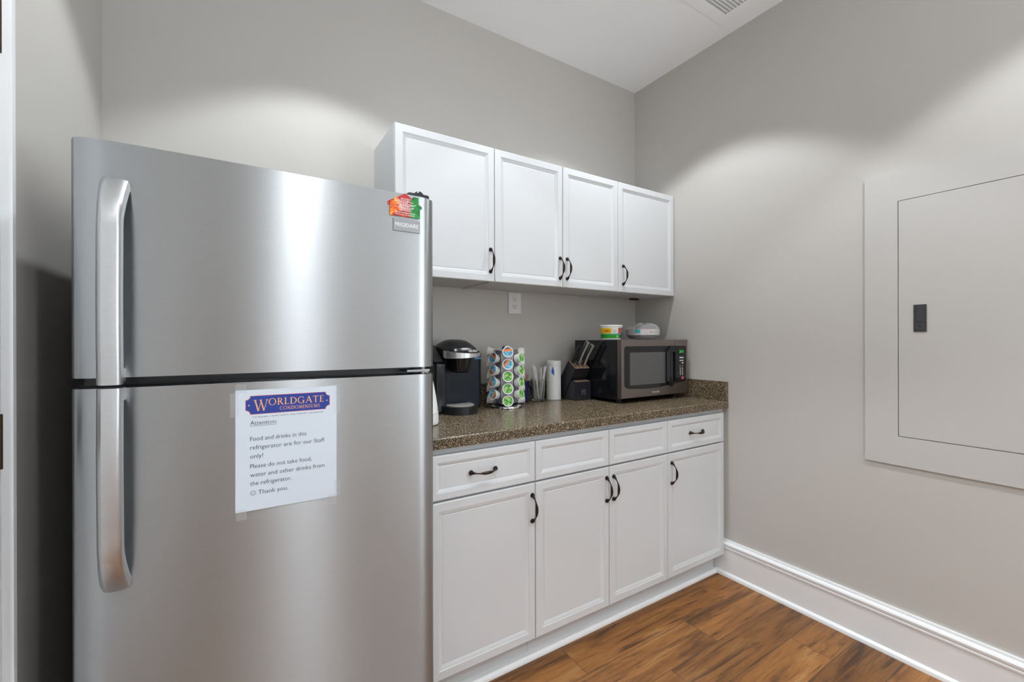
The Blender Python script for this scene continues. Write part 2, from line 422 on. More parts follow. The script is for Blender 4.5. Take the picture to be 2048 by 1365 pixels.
# ceiling vent
vt = thing('ceiling_vent', 'white slotted air vent in the ceiling near the right wall', 'vent', (-.099, -.66, CEIL))
VW = .36; B0 = .051
fb = bmesh.new()
for x0, x1, y0, y1 in ((-VW, 0, -B0, 0), (-VW, 0, -VW, -VW+B0), (-B0, 0, -VW+B0, -B0), (-VW, -VW+B0, -VW+B0, -B0)): box(fb, x0, x1, y0, y1, -.005, 0)
obj('frame', fb, M['ceiling'], vt)
gb = bmesh.new(); ny = 16; py = (VW-2*B0)/ny; nx = 25; px = (VW-2*B0)/nx
for j in range(ny+1): box(gb, -VW+B0, -B0, -VW+B0+j*py-.0024, -VW+B0+j*py+.0024, -.0042, -.0024)
for i in range(nx+1): box(gb, -VW+B0+i*px-.0025, -VW+B0+i*px+.0025, -VW+B0-.001, -B0+.001, -.0038, -.0024)
obj('grille', gb, M['ceiling'], vt)
obj('duct_opening', slab(-VW+B0, -B0, -VW+B0, -B0, -.0009, -.0001), M['gapdark'], vt)

# ------------------------------------------------------------------ electrical panel on the right wall
ep = thing('electrical_panel', 'wall-painted electrical panel cover with dark latch on the right wall', 'electrical panel', (0, -1.2223, .7449))
PH = 1.138; PW = .555; DI = .1052; DZ0 = .1123; DZ1 = 1.026
fb = bmesh.new()
for y0, y1, z0, z1 in ((-PW, 0, 0, DZ0), (-PW, 0, DZ1, PH), (-DI, 0, DZ0, DZ1), (-PW, -PW+DI, DZ0, DZ1)): box(fb, -.008, 0, y0, y1, z0, z1)
obj('cover_frame', fb, M['panel'], ep)
g = .0022
dr = obj('panel_door', box(bmesh.new(), -.0085, -.001, -PW+DI+g, -DI-g, DZ0+g, DZ1-g, .001), M['panel'], ep)
obj('door_recess', slab(-.001, -.0002, -PW+DI, -DI, DZ0, DZ1), M['gapdark'], ep)
lb = box(bmesh.new(), -.0115, -.0085, -.1895, -.1525, .518, .620, .001)
box(lb, -.0135, -.0115, -.183, -.160, .556, .612, .0008); box(lb, -.013, -.0115, -.186, -.156, .522, .548, .0008)
la = obj('latch', lb, M['darkgrey'], dr, label='dark grey paddle latch')
obj('keyhole', lathe(bmesh.new(), [(0, .0005), (.0035, .0005), (.0035, 0)], 16), M['gapdark'], la, loc=(-.013, -.171, .537), rot=(0, -PI/2, 0))

# ------------------------------------------------------------------ cabinet parts
def ring_panel(x0, x1, z0, z1, y, th, prof):
    """raised-frame slab facing -y: prof = [(inset, depth)], mitred rings"""
    bm = bmesh.new(); R = []
    for ins, d in [(0, th), (0, .003), (.0012, .0012), (.003, 0)] + prof:
        R.append([bm.verts.new(c) for c in ((x0+ins, y+d, z0+ins), (x1-ins, y+d, z0+ins), (x1-ins, y+d, z1-ins), (x0+ins, y+d, z1-ins))])
    for a, b_ in zip(R, R[1:]):
        for k in range(4): bm.faces.new((a[k], a[(k+1) % 4], b_[(k+1) % 4], b_[k]))
    bm.faces.new(R[0]); bm.faces.new(R[-1]); return bm
DOORP = [(.030, 0), (.0315, .0015), (.033, .0015), (.046, .0075), (.048, .0065), (.051, .0065)]
DRAWP = [(.024, 0), (.0255, .0015), (.027, .0015), (.037, .0065), (.0385, .0055), (.041, .0055)]
def pull_bm(L=.096):
    bm = bmesh.new(); n = 17; pts = []; rad = []
    for i in range(n):
        s = -1 + 2*i/(n-1); z = s*L/2
        a = abs(s); d = .027*(1 - a**2.6) + .004
        pts.append((0, -d, z)); rad.append(.0023 + .0034*(1-min(1, a/.55)**2) + (.0022 if a > .85 else 0))
    tube(bm, pts, rad, 12)
    for s in (-1, 1):
        b = bmesh.new(); lathe(b, [(0, 0), (.0085, 0), (.009, .002), (.0065, .006), (.005, .0095), (0, .011)], 16)
        bmesh.ops.rotate(b, verts=b.verts[:], cent=(0, 0, 0), matrix=Matrix.Rotation(PI/2, 3, 'X'))
        bmesh.ops.translate(b, verts=b.verts[:], vec=(0, 0, s*L/2)); merge(bm, b)
    return bm
def pull(parent, x, y, z, horiz=False, L=.096):
    return obj('handle', pull_bm(L), M['bronze'], parent, loc=(x, y, z), rot=(0, PI/2, 0) if horiz else None, label='dark bronze arched pull handle')
G = .0015
def door_part(root, ox, x0, x1, z0, z1, yf, handle=None, name='door', prof=DOORP):
    d = obj(name, ring_panel(x0-ox+G, x1-ox-G, z0, z1, yf, .019, prof), M['cab'], root, smooth=25)
    if handle: pull(d, handle[0]-ox, yf, handle[1], len(handle) > 2)
    return d
# wall cabinets (origin at the unit's left bottom back corner)
UX = [-1.6628, -1.2181, -.8366, -.4605, -.003]; UT, UB, UY = 2.0802, 1.4906, -.3005
def wall_unit(label, i0, i1, handles):
    x0, x1 = UX[i0], UX[i1]
    t = thing('wall_cabinet', label, 'wall cabinet', (x0, 0, UB), 0, 'white wall cabinets')
    yb = UY + .0205
    bm = bmesh.new(); H = UT-UB; W = x1-x0
    e = .0008
    box(bm, e, .016, yb, -.001, .0, H); box(bm, W-.016, W-e, yb, -.001, .0, H)
    box(bm, .016, W-.016, yb, -.001, .004, .02); box(bm, .016, W-.016, yb, -.001, H-.016, H); box(bm, .016, W-.016, -.008, -.001, .02, H-.016)
    obj('box', bm, M['cabin'], t)
    for i in range(i0, i1):
        door_part(t, x0, UX[i], UX[i+1], .001, H-.001, UY, (handles[i], 1.583-UB))
    return t
HX = {0: -1.240, 1: -.8545, 2: -.8112, 3: -.4255}
wall_unit('single-door white wall cabinet nearest the refrigerator', 0, 1, HX)
wall_unit('double-door white wall cabinet in the middle of the row', 1, 3, HX)
wall_unit('single-door white wall cabinet against the right wall', 3, 4, HX)
# base cabinets
BX = [-1.65, -1.2278, -.846, -.4685, -.02]; BYF = -.6206
DZT, DZM1, DZM0, DZB = .853, .7035, .6965, .1095
def base_unit(label, i0, i1, dh, wh, end_r=None):
    x0, x1 = BX[i0], BX[i1]
    t = thing('base_cabinet', label, 'base cabinet', (x0, 0, 0), 0, 'white base cabinets')
    W = x1-x0 if end_r is None else end_r-x0
    bm = bmesh.new(); yb = BYF+.0205; e = .0006
    box(bm, e, W-e-(.004 if end_r else 0), yb, -.01, .105, .8765)
    obj('carcass', bm, M['cabin'], t)
    obj('toe_kick', slab(e, W-e+(.0028 if end_r else 0), -.560, -.02, 0, .1045), M['cabin'], t)
    for i in range(i0, i1):
        dr = door_part(t, x0, BX[i], BX[i+1], DZM1, DZT, BYF, (dh[i], .7785, 1) if i in dh else None, 'drawer' if i in dh else 'false_drawer_front', DRAWP)
        door_part(t, x0, BX[i], BX[i+1], DZB, DZM0, BYF, (wh[i], .605))
    return t
WH = {0: -1.2435, 1: -.8628, 2: -.822, 3: -.4426}
base_unit('single-door white base cabinet with drawer beside the refrigerator', 0, 1, {0: -1.4507}, WH)
base_unit('double-door white base cabinet with two false drawer fronts', 1, 3, {}, WH)
base_unit('single-door white base cabinet with drawer against the right wall', 3, 4, {3: -.253}, WH, BX[4])
obj_f = struct('trim_3', slab(-.0243, -.0004, -.5995, -.04, .187, .8765), M['cabin'])     # filler between cabinet and wall
sh = [(-.560, 0), (-.585, 0), (-.585, .005), (-.583, .012), (-.577, .019), (-.570, .022), (-.560, .0225)]
struct('trim_4', prism(bmesh.new(), sh, 'x', -1.65, -.0305), M['trim'], smooth=25)          # shoe moulding along the toe kick
# countertop
CT, CF = .914, .877
ct = thing('countertop', 'speckled brown laminate countertop running along the back wall', 'countertop', (-1.66, 0, CF))
bm = bmesh.new()
prof = [(-.001, 0), (-.6332, 0), (-.6332, CT-CF-.006), (-.6315, CT-CF-.002), (-.627, CT-CF), (-.001, CT-CF)]
prism(bm, prof, 'x', 0, 1.6592)
obj('slab', bm, M['counter'], ct, smooth=50)
bs = obj('backsplash', box(bmesh.new(), 0, 1.6592, -.019, -.001, CT+.0002, 1.0145, .0015), M['counter'], loc=(-1.66, 0, 0))
tag(bs, 'long speckled brown backsplash strip along the back wall', 'backsplash')
bs = obj('backsplash', box(bmesh.new(), -.019, 0, -.632, -.0195, CT+.0002, 1.0145, .0015), M['counter'], loc=(-.0008, 0, 0))
tag(bs, 'short speckled brown splash strip on the right wall beside the microwave', 'backsplash')

# ------------------------------------------------------------------ outlet and odd bit under the cabinet
ol = thing('wall_outlet', 'white duplex outlet plate on the back wall under the cabinets', 'outlet', (-.927, 0, 1.4325))
bm = box(bmesh.new(), -.0395, .0395, -.0065, 0, -.0565, .0565, .0022, 3)
obj('face_plate', bm, M['white'], ol)
for s in (-1, 1):
    rb = bmesh.new(); pts = []
    for k in range(32):
        a = 2*PI*k/32; pts.append((.0172*math.cos(a), max(-.0135, min(.0135, .0172*math.sin(a)))))
    prism(rb, [(x, z+s*.0195) for x, z in pts], 'y', -.0085, -.006)
    r = obj('receptacle', rb, M['white'], ol)
    sb = bmesh.new()
    for x, wd, h in ((-.0063, .0024, .0085), (.0063, .0024, .0066)): box(sb, x-wd/2, x+wd/2, -.0088, -.0084, s*.0195+.004-h/2, s*.0195+.004+h/2)
    prism(sb, [(.0028*math.cos(2*PI*k/14), s*.0195-.007+.0028*math.sin(2*PI*k/14)) for k in range(14)], 'y', -.0088, -.0084)
    obj('slots', sb, M['gapdark'], r)
ub = thing('cabinet_clip', 'small dark red clip under the wall cabinet in the corner', 'clip', (-.085, -.07, UB+.003))
obj('clip_body', box(bmesh.new(), -.035, .03, -.012, .012, -.010, .0005, .003), M['redbit'], ub)
obj('clip_tab', box(bmesh.new(), -.012, .012, -.02, -.012, -.008, -.002, .001), M['black'], ub)

# ------------------------------------------------------------------ refrigerator
FX0, FX1, FY = -2.456, -1.692, -.785
fr = thing('refrigerator', 'stainless top-freezer refrigerator standing in the left corner', 'refrigerator', ((FX0+FX1)/2, -.40, 0))
ox, oy = (FX0+FX1)/2, -.40
HW = (FX1-FX0)/2
obj('body', box(bmesh.new(), -HW+.004, HW-.004, -.70+.40, -.035+.40, .03, 1.625, .006), M['blacktex'], fr)
def fridge_door(name, z0, z1):
    fy = FY - oy; pts = []
    n = 14; wx, dy = .055, .030
    side = []
    for k in range(n+1):
        a = PI/2*k/n
        side.append((HW - wx + wx*math.sin(a)**.85 if False else HW - wx + wx*math.sin(a), dy - dy*math.cos(a)))
    mid = [(x, -.004*(1-(x/(HW-wx))**2)) for x in [(-1+2*i/24)*(HW-wx) for i in range(25)]]
    front = [(-x, y) for x, y in reversed(side)] + mid[1:-1] + side
    poly = [(x, fy+y) for x, y in front] + [(HW, fy+.078), (-HW, fy+.078)]
    bm = prism(bmesh.new(), poly, 'z', z0, z1)
    es = [e for e in bm.edges if abs(e.verts[0].co.z - e.verts[1].co.z) < 1e-6]
    bmesh.ops.bevel(bm, geom=es, offset=.0025, segments=2, profile=.5, affect='EDGES')
    return obj(name, bm, M['steel'], fr, smooth=25)
fz = fridge_door('freezer_door', 1.1587, 1.6385)
fd = fridge_door('refrigerator_door', .09, 1.1376)
gk = slab(-HW+.012, HW-.012, -.71+.40, -.70+.40, .1, 1.63)
obj('door_gasket', gk, M['black'], fr)
obj('kick_grille', box(bmesh.new(), -HW+.01, HW-.01, -.70+.40, -.66+.40, .02, .085, .004), M['black'], fr)
hb = box(bmesh.new(), HW-.075, HW-.01, FY-oy+.022, FY-oy+.12, 1.6385, 1.656, .006)
lathe(hb, [(.014, 0), (.014, .006), (.009, .012), (0, .013)], 20, (HW-.035, FY-oy+.046, 1.6545))
obj('hinge_cover', hb, M['black'], fr, label='black plastic top hinge cover')
hb = box(bmesh.new(), HW-.08, HW-.012, FY-oy+.02, FY-oy+.1, 1.1435, 1.1505, .001)
lathe(hb, [(.008, 0), (.008, .02)], 16, (HW-.03, FY-oy+.03, 1.1382))
obj('centre_hinge', hb, M['badge'], fr, label='grey metal hinge between the doors')
def fridge_handle(parent, zt, zb, up):
    """bar: tip curves into the door at zt when up, else at zb"""
    fy = FY - oy
    z_tip, z_end = (zt, zb) if up else (zb, zt)
    sg = 1 if up else -1
    path = []
    for k in range(15):          # the curved end rises gradually off the door
        t_ = k/14
        path.append((fy - .006 - .050*math.sin(t_*PI/2)**.85, z_tip - sg*.105*t_))
    L = abs(z_end-z_tip)
    for k in range(1, 9):
        path.append((fy - .056 - .004*math.sin(k/8*PI), z_tip - sg*(.105 + (L-.105)*k/8)))
    pts = [Vector((-2.384-ox, y, z)) for y, z in path]
    secs = []
    for i, p in enumerate(pts):
        d = (pts[min(i+1, len(pts)-1)] - pts[max(i-1, 0)]).normalized()
        nrm = Vector((1, 0, 0)).cross(d)
        if nrm.y > 0: nrm = -nrm
        wd = .019 + .004*max(0, 1-i/10)
        th = .011
        prof2 = [(-wd, -th), (-wd, .0), (-wd+.006, th*.75), (-.010, th), (.012, th), (wd-.002, th*.7), (wd, th*.2), (wd, -th)]
        secs.append([Vector((u, 0, 0)) + nrm*v for u, v in prof2])
    bm = sweep(bmesh.new(), pts, secs)
    # foot block behind the straight end
    box(bm, -2.384-ox-.015, -2.384-ox+.015, fy-.048, fy+.002, min(z_end, z_end+sg*.03)+.001, max(z_end, z_end+sg*.03)-.001, .002)
    bev(bm, .0012, 2, 35)
    return obj('door_handle', bm, M['handle_steel'], parent, smooth=40, label='curved satin metal bar handle')
fridge_handle(fz, 1.553, 1.149, True)
fridge_handle(fd, 1.1415, .738, False)
# badge
bz = 1.534
bx0, bx1 = -1.8145-ox-.003, -1.738-ox-.003
badge = obj('nameplate', box(bmesh.new(), bx0, bx1, FY-oy-.0045, FY-oy+.004, bz, bz+.034, .0012), M['badge'], fz, label='small grey metal nameplate')
text('lettering', 'FRIGIDAIRE', M['white_print'], badge, (bx0+.0055, FY-oy-.0048, bz+.0125), width=bx1-bx0-.011, height=.0105, bold=.012)

# ------------------------------------------------------------------ things stuck on the refrigerator
mg = thing('house_magnet', 'house-shaped orange and green magnet above the refrigerator nameplate', 'magnet', (-1.784, FY-.0005, 1.5745)); mg.scale = (1.18, 1, 1)
hp = [(-.036, 0), (.036, .0), (.036, .027), (.0405, .027), (.0405, .034), (.0325, .040), (.0325, .0585), (.0200, .0585), (.0200, .050), (0, .0645), (-.0405, .036), (-.0405, .028), (-.036, .028)]
body = prism(bmesh.new(), hp, 'y', -.0042, -.0026)
obj('magnet_sheet', body, M['magnet'], mg, smooth=0)
text('heading', 'SERVPRO', M['white_print'], mg, (-.0105, -.0044, .0470), width=.022, height=.0035, bold=.01)
ln = bmesh.new()
rows = [(-.020, .012, .0435), (-.024, .020, .0402), (-.014, .006, .0372), (-.022, .026, .0340), (-.018, .022, .0308), (-.012, .01, .0278), (-.02, .022, .0248), (-.016, .018, .0218), (-.013, .011, .0188), (-.014, .014, .0158)]
for x0, x1, z in rows:
    x = x0
    while x < x1:
        wd = random.uniform(.002, .006); box(ln, x, min(x+wd, x1), -.0044, -.0042, z, z+.0013 if random.random() < .6 else z+.0018); x += wd+.0009
obj('small_print', ln, M['white_print'], mg, smooth=0)
text('service_line', '24 Hour Emergency Service', M['white_print'], mg, (-.0235, -.0044, .0092), width=.047, height=.0036, bold=.015)
text('slogan_line', '"Like it never even happened."', M['white_print'], mg, (-.0235, -.0044, .0040), width=.047, height=.0032, bold=.012)

# serif lettering drawn stroke by stroke
def serif(bm, s, x, z, h, y, wscale=1.0, gap=.12, bold=1.0):
    TK, TN = .15*bold, .06*bold
    def st(x0, z0, x1, z1, wd):
        d = Vector((x1-x0, z1-z0)); n = Vector((-d.y, d.x)).normalized()*wd/2
        return [(x0+n.x, z0+n.y), (x0-n.x, z0-n.y), (x1-n.x, z1-n.y), (x1+n.x, z1+n.y)]
    def hv(x0, z0, x1, z1): return [(x0, z0), (x1, z0), (x1, z1), (x0, z1)]
    def ring(cx, cz, ro, so, ri, si, a0, a1, n=18):
        q = []
        for k in range(n):
            a, b_ = math.radians(a0+(a1-a0)*k/n), math.radians(a0+(a1-a0)*(k+1)/n)
            q.append([(cx+ro*math.cos(a), cz+so*math.sin(a)), (cx+ro*math.cos(b_), cz+so*math.sin(b_)), (cx+ri*math.cos(b_), cz+si*math.sin(b_)), (cx+ri*math.cos(a), cz+si*math.sin(a))])
        return q
    def stem(cx, w_=None): w_ = w_ or TK; return [hv(cx-w_/2, 0, cx+w_/2, 1), hv(cx-w_/2-.09, 0, cx+w_/2+.09, .05), hv(cx-w_/2-.09, .95, cx+w_/2+.09, 1)]
    def glyph(c):
        if c == 'W': return 1.35, [st(.12, 1, .42, 0, TK), st(.42, 0, .68, .9, TN), st(.62, 1, .93, 0, TK), st(.93, 0, 1.23, 1, TN), hv(0, .95, .27, 1), hv(.5, .95, .75, 1), hv(1.1, .95, 1.35, 1)]
        if c == 'O': return 1.02, ring(.51, .5, .5, .52, .36, .46, 0, 360, 28)
        if c == 'R': return .86, stem(.2)+ring(.27, .74, .42, .26, .28, .2, -90, 90, 12)+[hv(.2, .94, .3, 1), hv(.2, .48, .3, .54), st(.42, .5, .78, 0, TK), hv(.68, 0, .9, .05)]
        if c == 'L': return .68, stem(.2)+[hv(.2, 0, .64, .06), hv(.59, 0, .64, .2)]
        if c == 'D': return .98, stem(.2)+ring(.4, .5, .56, .5, .41, .44, -90, 90, 16)+[hv(.2, .94, .42, 1), hv(.2, 0, .42, .06)]
        if c == 'G': return 1.0, ring(.51, .5, .5, .52, .36, .46, 50, 318, 22)+[hv(.75, .02, .75+TK, .42), hv(.66, .4, .99, .45), hv(.80, .72, .85, .93)]
        if c == 'C': return .9, ring(.51, .5, .5, .52, .36, .46, 48, 312, 22)+[hv(.80, .70, .85, .93)]
        if c == 'A': return .98, [st(.12, 0, .5, 1, TN), st(.48, 1, .86, 0, TK), hv(.25, .32, .72, .38), hv(0, 0, .25, .05), hv(.72, 0, 1.0, .05)]
        if c == 'T': return .82, [hv(.41-TK/2, 0, .41+TK/2, 1), hv(.24, 0, .58, .05), hv(.02, .94, .8, 1), hv(.02, .8, .07, 1), hv(.75, .8, .8, 1)]
        if c == 'E': return .7, stem(.2)+[hv(.2, 0, .66, .06), hv(.2, .94, .62, 1), hv(.2, .48, .5, .53), hv(.61, 0, .66, .18), hv(.57, .82, .62, 1), hv(.46, .4, .5, .6)]
        if c == 'N': return .98, [hv(.16, 0, .16+TN, 1), hv(.8, 0, .8+TN, 1), st(.16, 1, .83, 0, TK), hv(.06, 0, .32, .05), hv(.04, .95, .2, 1), hv(.7, .95, .95, 1)]
        if c == 'M': return 1.15, [hv(.16, 0, .16+TN, 1), hv(.9, 0, .9+TK, 1), st(.2, 1, .56, .05, TK), st(.56, .05, .95, 1, TN), hv(.06, 0, .32, .05), hv(.82, 0, 1.13, .05)]
        if c == 'I': return .4, stem(.2)
        if c == 'U': return .95, [hv(.14, .35, .14+TK, 1), hv(.74, .35, .74+TN, 1), hv(.04, .95, .4, 1), hv(.64, .95, .9, 1)]+ring(.47, .36, .33, .38, .2, .3, 180, 360, 14)
        if c == 'S': return .65, ring(.32, .74, .25, .27, .13, .21, 30, 270, 14)+ring(.32, .26, .28, .27, .15, .21, -150, 90, 14)
        return .4, []
    for c in s:
        wd, quads = glyph(c)
        for qi, q in enumerate(quads):
            if sum(q[i][0]*q[(i+1) % 4][1]-q[(i+1) % 4][0]*q[i][1] for i in range(4)) < 0: q = q[::-1]
            bm.faces.new([bm.verts.new((x+u*h*wscale, y-1.5e-6*qi, z+v*h)) for u, v in q])
        x += (wd+gap)*h*wscale
    return x
def measure(s, gap=.12):
    b_ = bmesh.new(); r = serif(b_, s, 0, 0, 1, 0, 1, gap); b_.free(); return r-gap

PWD, PHT = .2165, .2790
nt = thing('notice_sheet', 'white printed notice taped to the refrigerator door', 'notice', (-2.1808, FY-.0052, .8408))
nt.rotation_euler = (0, math.radians(.15), 0)
obj('paper', slab(0, PWD, -.0004, 0, 0, PHT), M['whitepaper'], nt, smooth=0)
def PX(u): return u*PWD
def PZ(v): return PHT*(1-v)
bx0, bx1, bz1, bz0 = PX(.09), PX(.925), PZ(.05), PZ(.205)
def plaque(ins):
    r = .0095; p = []
    for cx, cz, a0 in ((bx0, bz0, 90), (bx1, bz0, 180), (bx1, bz1, 270), (bx0, bz1, 360)):
        sx = 1 if cx == bx0 else -1; sz = 1 if cz == bz0 else -1
        arc = [(cx+sx*ins+r*math.cos(math.radians(a0-90*k/6)), cz+sz*ins+r*math.sin(math.radians(a0-90*k/6))) for k in range(7)]
        p += arc
    return p
bn = obj('banner', prism(bmesh.new(), plaque(0), 'y', -.00055, -.0004), M['orange_print'], nt, smooth=0, label='blue banner with orange outline')
obj('banner_field', prism(bmesh.new(), plaque(.0009), 'y', -.0007, -.00055), M['blue_print'], bn, smooth=0)
lt = bmesh.new(); BH = bz1-bz0
xw = bx0+.09*(bx1-bx0); hW = BH*.60
serif(lt, 'W', xw, bz0+BH*.17, hW, -.0008, .86, bold=.85)
x1 = xw + 1.35*hW*.86
tw = bx0+.925*(bx1-bx0) - x1
hh = BH*.37; ws = tw/(measure('ORLDGATE', .1)*hh)
serif(lt, 'ORLDGATE', x1, bz0+BH*.44, hh, -.0008, ws, .1, 1.0)
hh2 = BH*.19; ws2 = (bx1-bx0)*.49/(measure('CONDOMINIUMS', .14)*hh2)
serif(lt, 'CONDOMINIUMS', bx0+.385*(bx1-bx0), bz0+BH*.15, hh2, -.0008, ws2, .14, 1.0)
for u in (.037, .963): lt.faces.new([lt.verts.new((bx0+u*(bx1-bx0)+.0016*math.cos(2*PI*k/12), -.0008, bz0+BH*.5+.0016*math.sin(2*PI*k/12))) for k in range(12)])
o = obj('banner_lettering', lt, M['tan_txt'], bn, smooth=0)
text('address_line', '12917 Alton Square  *  Herndon, VA 20170  *  Office: 703-904-7671  *  Fax: 703-904-9784', M['ink'], nt, (PX(.155), -.0006, PZ(.232)), width=PX(.70), height=.0026)
LINES = [('Attention:', .133, .292), ('Food and drinks in this', .133, .423), ('refrigerator are for our Staff', .133, .495), ('only!', .133, .568),
         ('Please do not take food,', .133, .650), ('water and other drinks from', .133, .722), ('the refrigerator.', .133, .793), ('Thank you.', .208, .872)]
cu = 'refrigerator are for our Staff'
for body_, u, v in LINES:
    wtab = {0: .247*1.02, 1: .545, 2: .735, 3: .12, 4: .60, 5: .735, 6: .395, 7: .285}[LINES.index((body_, u, v))]
    text('text_line', body_, M['ink'], nt, (PX(u), -.0006, PZ(v)), width=PX(wtab), height=.0098, bold=-.004)
sm = bmesh.new(); box(sm, PX(.133), PX(.133+.25), -.0006, -.0004, PZ(.302), PZ(.302)+.0007)
obj('underline', sm, M['ink'], nt, smooth=0)
sm = bmesh.new(); cx, cz, r = PX(.133)+.0060, PZ(.872)+.0044, .0056
def arc_strip(bm, cx, cz, r0, r1, a0, a1, n=28):
    for k in range(n):
        a, c = math.radians(a0+(a1-a0)*k/n), math.radians(a0+(a1-a0)*(k+1)/n)
        bm.faces.new([bm.verts.new((cx+q*math.cos(t_), -.0006, cz+q*math.sin(t_))) for q, t_ in ((r0, a), (r1, a), (r1, c), (r0, c))])
arc_strip(sm, cx, cz, r, r-.0007, 0, 360); arc_strip(sm, cx, cz+.0002, .0036, .003, 205, 335, 12)
for s in (-1, 1): arc_strip(sm, cx+s*.0019, cz+.0016, .0007, 0.0001, 0, 360, 10)
obj('smiley', sm, M['ink'], nt, smooth=0)
for x0, x1, z0, z1 in ((.000, .022, PHT-.006, PHT+.014), (-.010, .006, PHT-.060, PHT-.006), (PWD-.006, PWD+.008, PHT-.07, PHT+.004), (.001, .022, -.018, .006), (PWD-.02, PWD-.002, -.02, .006), (PWD-.006, PWD+.008, .0, .04)):
    obj('tape', slab(x0, x1, -.0013, -.0010, z0, z1), M['tape'], nt, smooth=0, label='clear adhesive tape')

# ------------------------------------------------------------------ microwave
MWX, MWY, MWZ = -.563, -.42, CT
mw = thing('microwave', 'black and bronze microwave oven in the counter corner', 'microwave', (MWX, MWY, MWZ))
W_, H0, H1 = .519, .018, .3225
obj('cabinet', box(bmesh.new(), .0, W_, .032, .355, H0, H1-.002, .003), M['blackgloss'], mw)
dw = .415
def plate(x0, x1, z0, z1, y0, y1, bevel): return box(bmesh.new(), x0, x1, y0, y1, z0, z1, bevel, 2)
dm = obj('door', plate(.0, dw-.0008, H0+.008, H1, 0, .031, .003), M['brown_steel'], mw)
# curved black glass field
def field(x0, x1, zt, zb0, zb1, y0, y1, r=.012):
    n = 16; p = [(x0, zt-r), (x0+r*.3, zt-r*.3), (x0+r, zt)]
    p += [(x1-r, zt), (x1-r*.3, zt-r*.3), (x1, zt-r)] if r else [(x1, zt)]
    for k in range(n+1):
        s = 1-k/n; p.append((x0+(x1-x0)*s, zb0+(zb1-zb0)*s))
    return p
def bottom(x):  # sagging lower edge of the black field
    s = x/W_; return H0+.060 - .010*math.sin(min(1, s/.75)*PI) + .035*max(0, s-.55)**1.2
def curve_field(x0, x1, zt, y0, y1, r0=True, r1=True, r=.012):
    p = []
    p += [(x0, zt-r), (x0+r*.3, zt-r*.3), (x0+r, zt)] if r0 else [(x0, zt)]
    p += [(x1-r, zt), (x1-r*.3, zt-r*.3), (x1, zt-r)] if r1 else [(x1, zt)]
    n = 20
    for k in range(n+1):
        x = x1 + (x0-x1)*k/n; z = bottom(x)
        if r1 and x > x1-r: z += r*(1-math.sqrt(max(0, 1-((x-(x1-r))/r)**2)))
        if r0 and x < x0+r: z += r*(1-math.sqrt(max(0, 1-(((x0+r)-x)/r)**2)))
        p.append((x, z))
    return prism(bmesh.new(), p, 'y', y0, y1)
gl = obj('door_glass', curve_field(.020, dw-.0008, H1-.034, -.0016, .0005, True, False), M['mw_glass'], dm, smooth=20)
obj('window', box(bmesh.new(), .057, .335, -.0024, -.0012, H0+.072, H1-.066, .0006), M['mw_window'], gl, label='grey see-through window')
# elongated hexagonal handle
hx0, hx1, hz0, hz1 = .327, .409, H0+.052, H1-.036
hc = (hx0+hx1)/2
def hexa(ins): return [(hx0+ins, hz0+.030), (hc, hz0+ins*1.2), (hx1-ins, hz0+.030), (hx1-ins, hz1-.030), (hc, hz1-ins*1.2), (hx0+ins, hz1-.030)]
hb = bmesh.new(); o6 = hexa(0); m6 = hexa(.010); i6 = hexa(.026)
ys = (-.002, -.030, -.034, -.034, -.018)
R = [[hb.verts.new((x, y, z)) for x, z in pl] for pl, y in ((o6, -.002), (o6, -.012), (m6, -.023), (i6, -.023), (i6, -.006))]
for a, b_ in zip(R, R[1:]):
    for k in range(6): hb.faces.new((a[k], a[(k+1) % 6], b_[(k+1) % 6], b_[k]))
hb.faces.new(R[0])
hb.faces.new(R[-1])
bmesh.ops.recalc_face_normals(hb, faces=hb.faces[:])
for f in hb.faces:
    c = f.calc_center_median()
    f.material_index = 1 if (c.x > hc+.02 and f.normal.x > .3) else 0
    if len(f.verts) == 6 and c.y > -.008 and c.y < -.004: f.material_index = 2
obj('door_handle', hb, [M['blackgloss'], M['brown_steel'], M['mw_window']], dm, smooth=20, label='long hexagonal black handle')
text('brand_lettering', 'TOSHIBA', M['grey_print'], dm, (.222, -.0008, H0+.024), width=.062, height=.0095, bold=.01)
cp_ = obj('control_panel', plate(dw+.0008, W_, H0+.008, H1, 0, .031, .003), M['brown_steel'], mw)
gp = obj('panel_glass', curve_field(dw+.0008, W_-.016, H1-.034, -.0016, .0005, False, True), M['mw_glass'], cp_, smooth=20)
text('display', '2:11', M['green_led'], gp, (.446, -.0020, .250), width=.032, height=.014, bold=.02)
bb = bmesh.new()
for j, z in enumerate((.219, .204, .191)):
    for i in range(2):
        if j == 2 and i == 0: continue
        box(bb, .446+i*.018, .446+i*.018+.0145, -.0024, -.0014, z, z+.008-(j > 0)*.002)
for j in range(6):
    for i in range(2):
        box(bb, .4485+i*.0185, .4485+i*.0185+.008-(j < 2)*.003, -.0024, -.0014, .178-j*.0098, .1835-j*.0098-(j < 2)*.0015)
obj('buttons', bb, M['grey_print'], gp, smooth=0, label='pale grey buttons')
obj('start_button', prism(bmesh.new(), [(.4705+.0095*math.cos(2*PI*k/20), .111+.0095*math.sin(2*PI*k/20)) for k in range(20)], 'y', -.003, -.0014), M['pinkbtn'], gp, label='round pink-red start button')
for x, y in ((.04, .06), (W_-.04, .06), (.04, .32), (W_-.04, .32)):
    obj('foot', lathe(bmesh.new(), [(0, 0), (.014, 0), (.016, H0+.001), (0, H0+.001)], 20), M['black'], mw, loc=(x, y, 0))
vb = bmesh.new()
for k in range(9): box(vb, -.0006, .0006, .27, .274, H0+.04+k*.014, H0+.044+k*.014)
obj('side_vents', vb, M['grey_print'], mw, smooth=0)

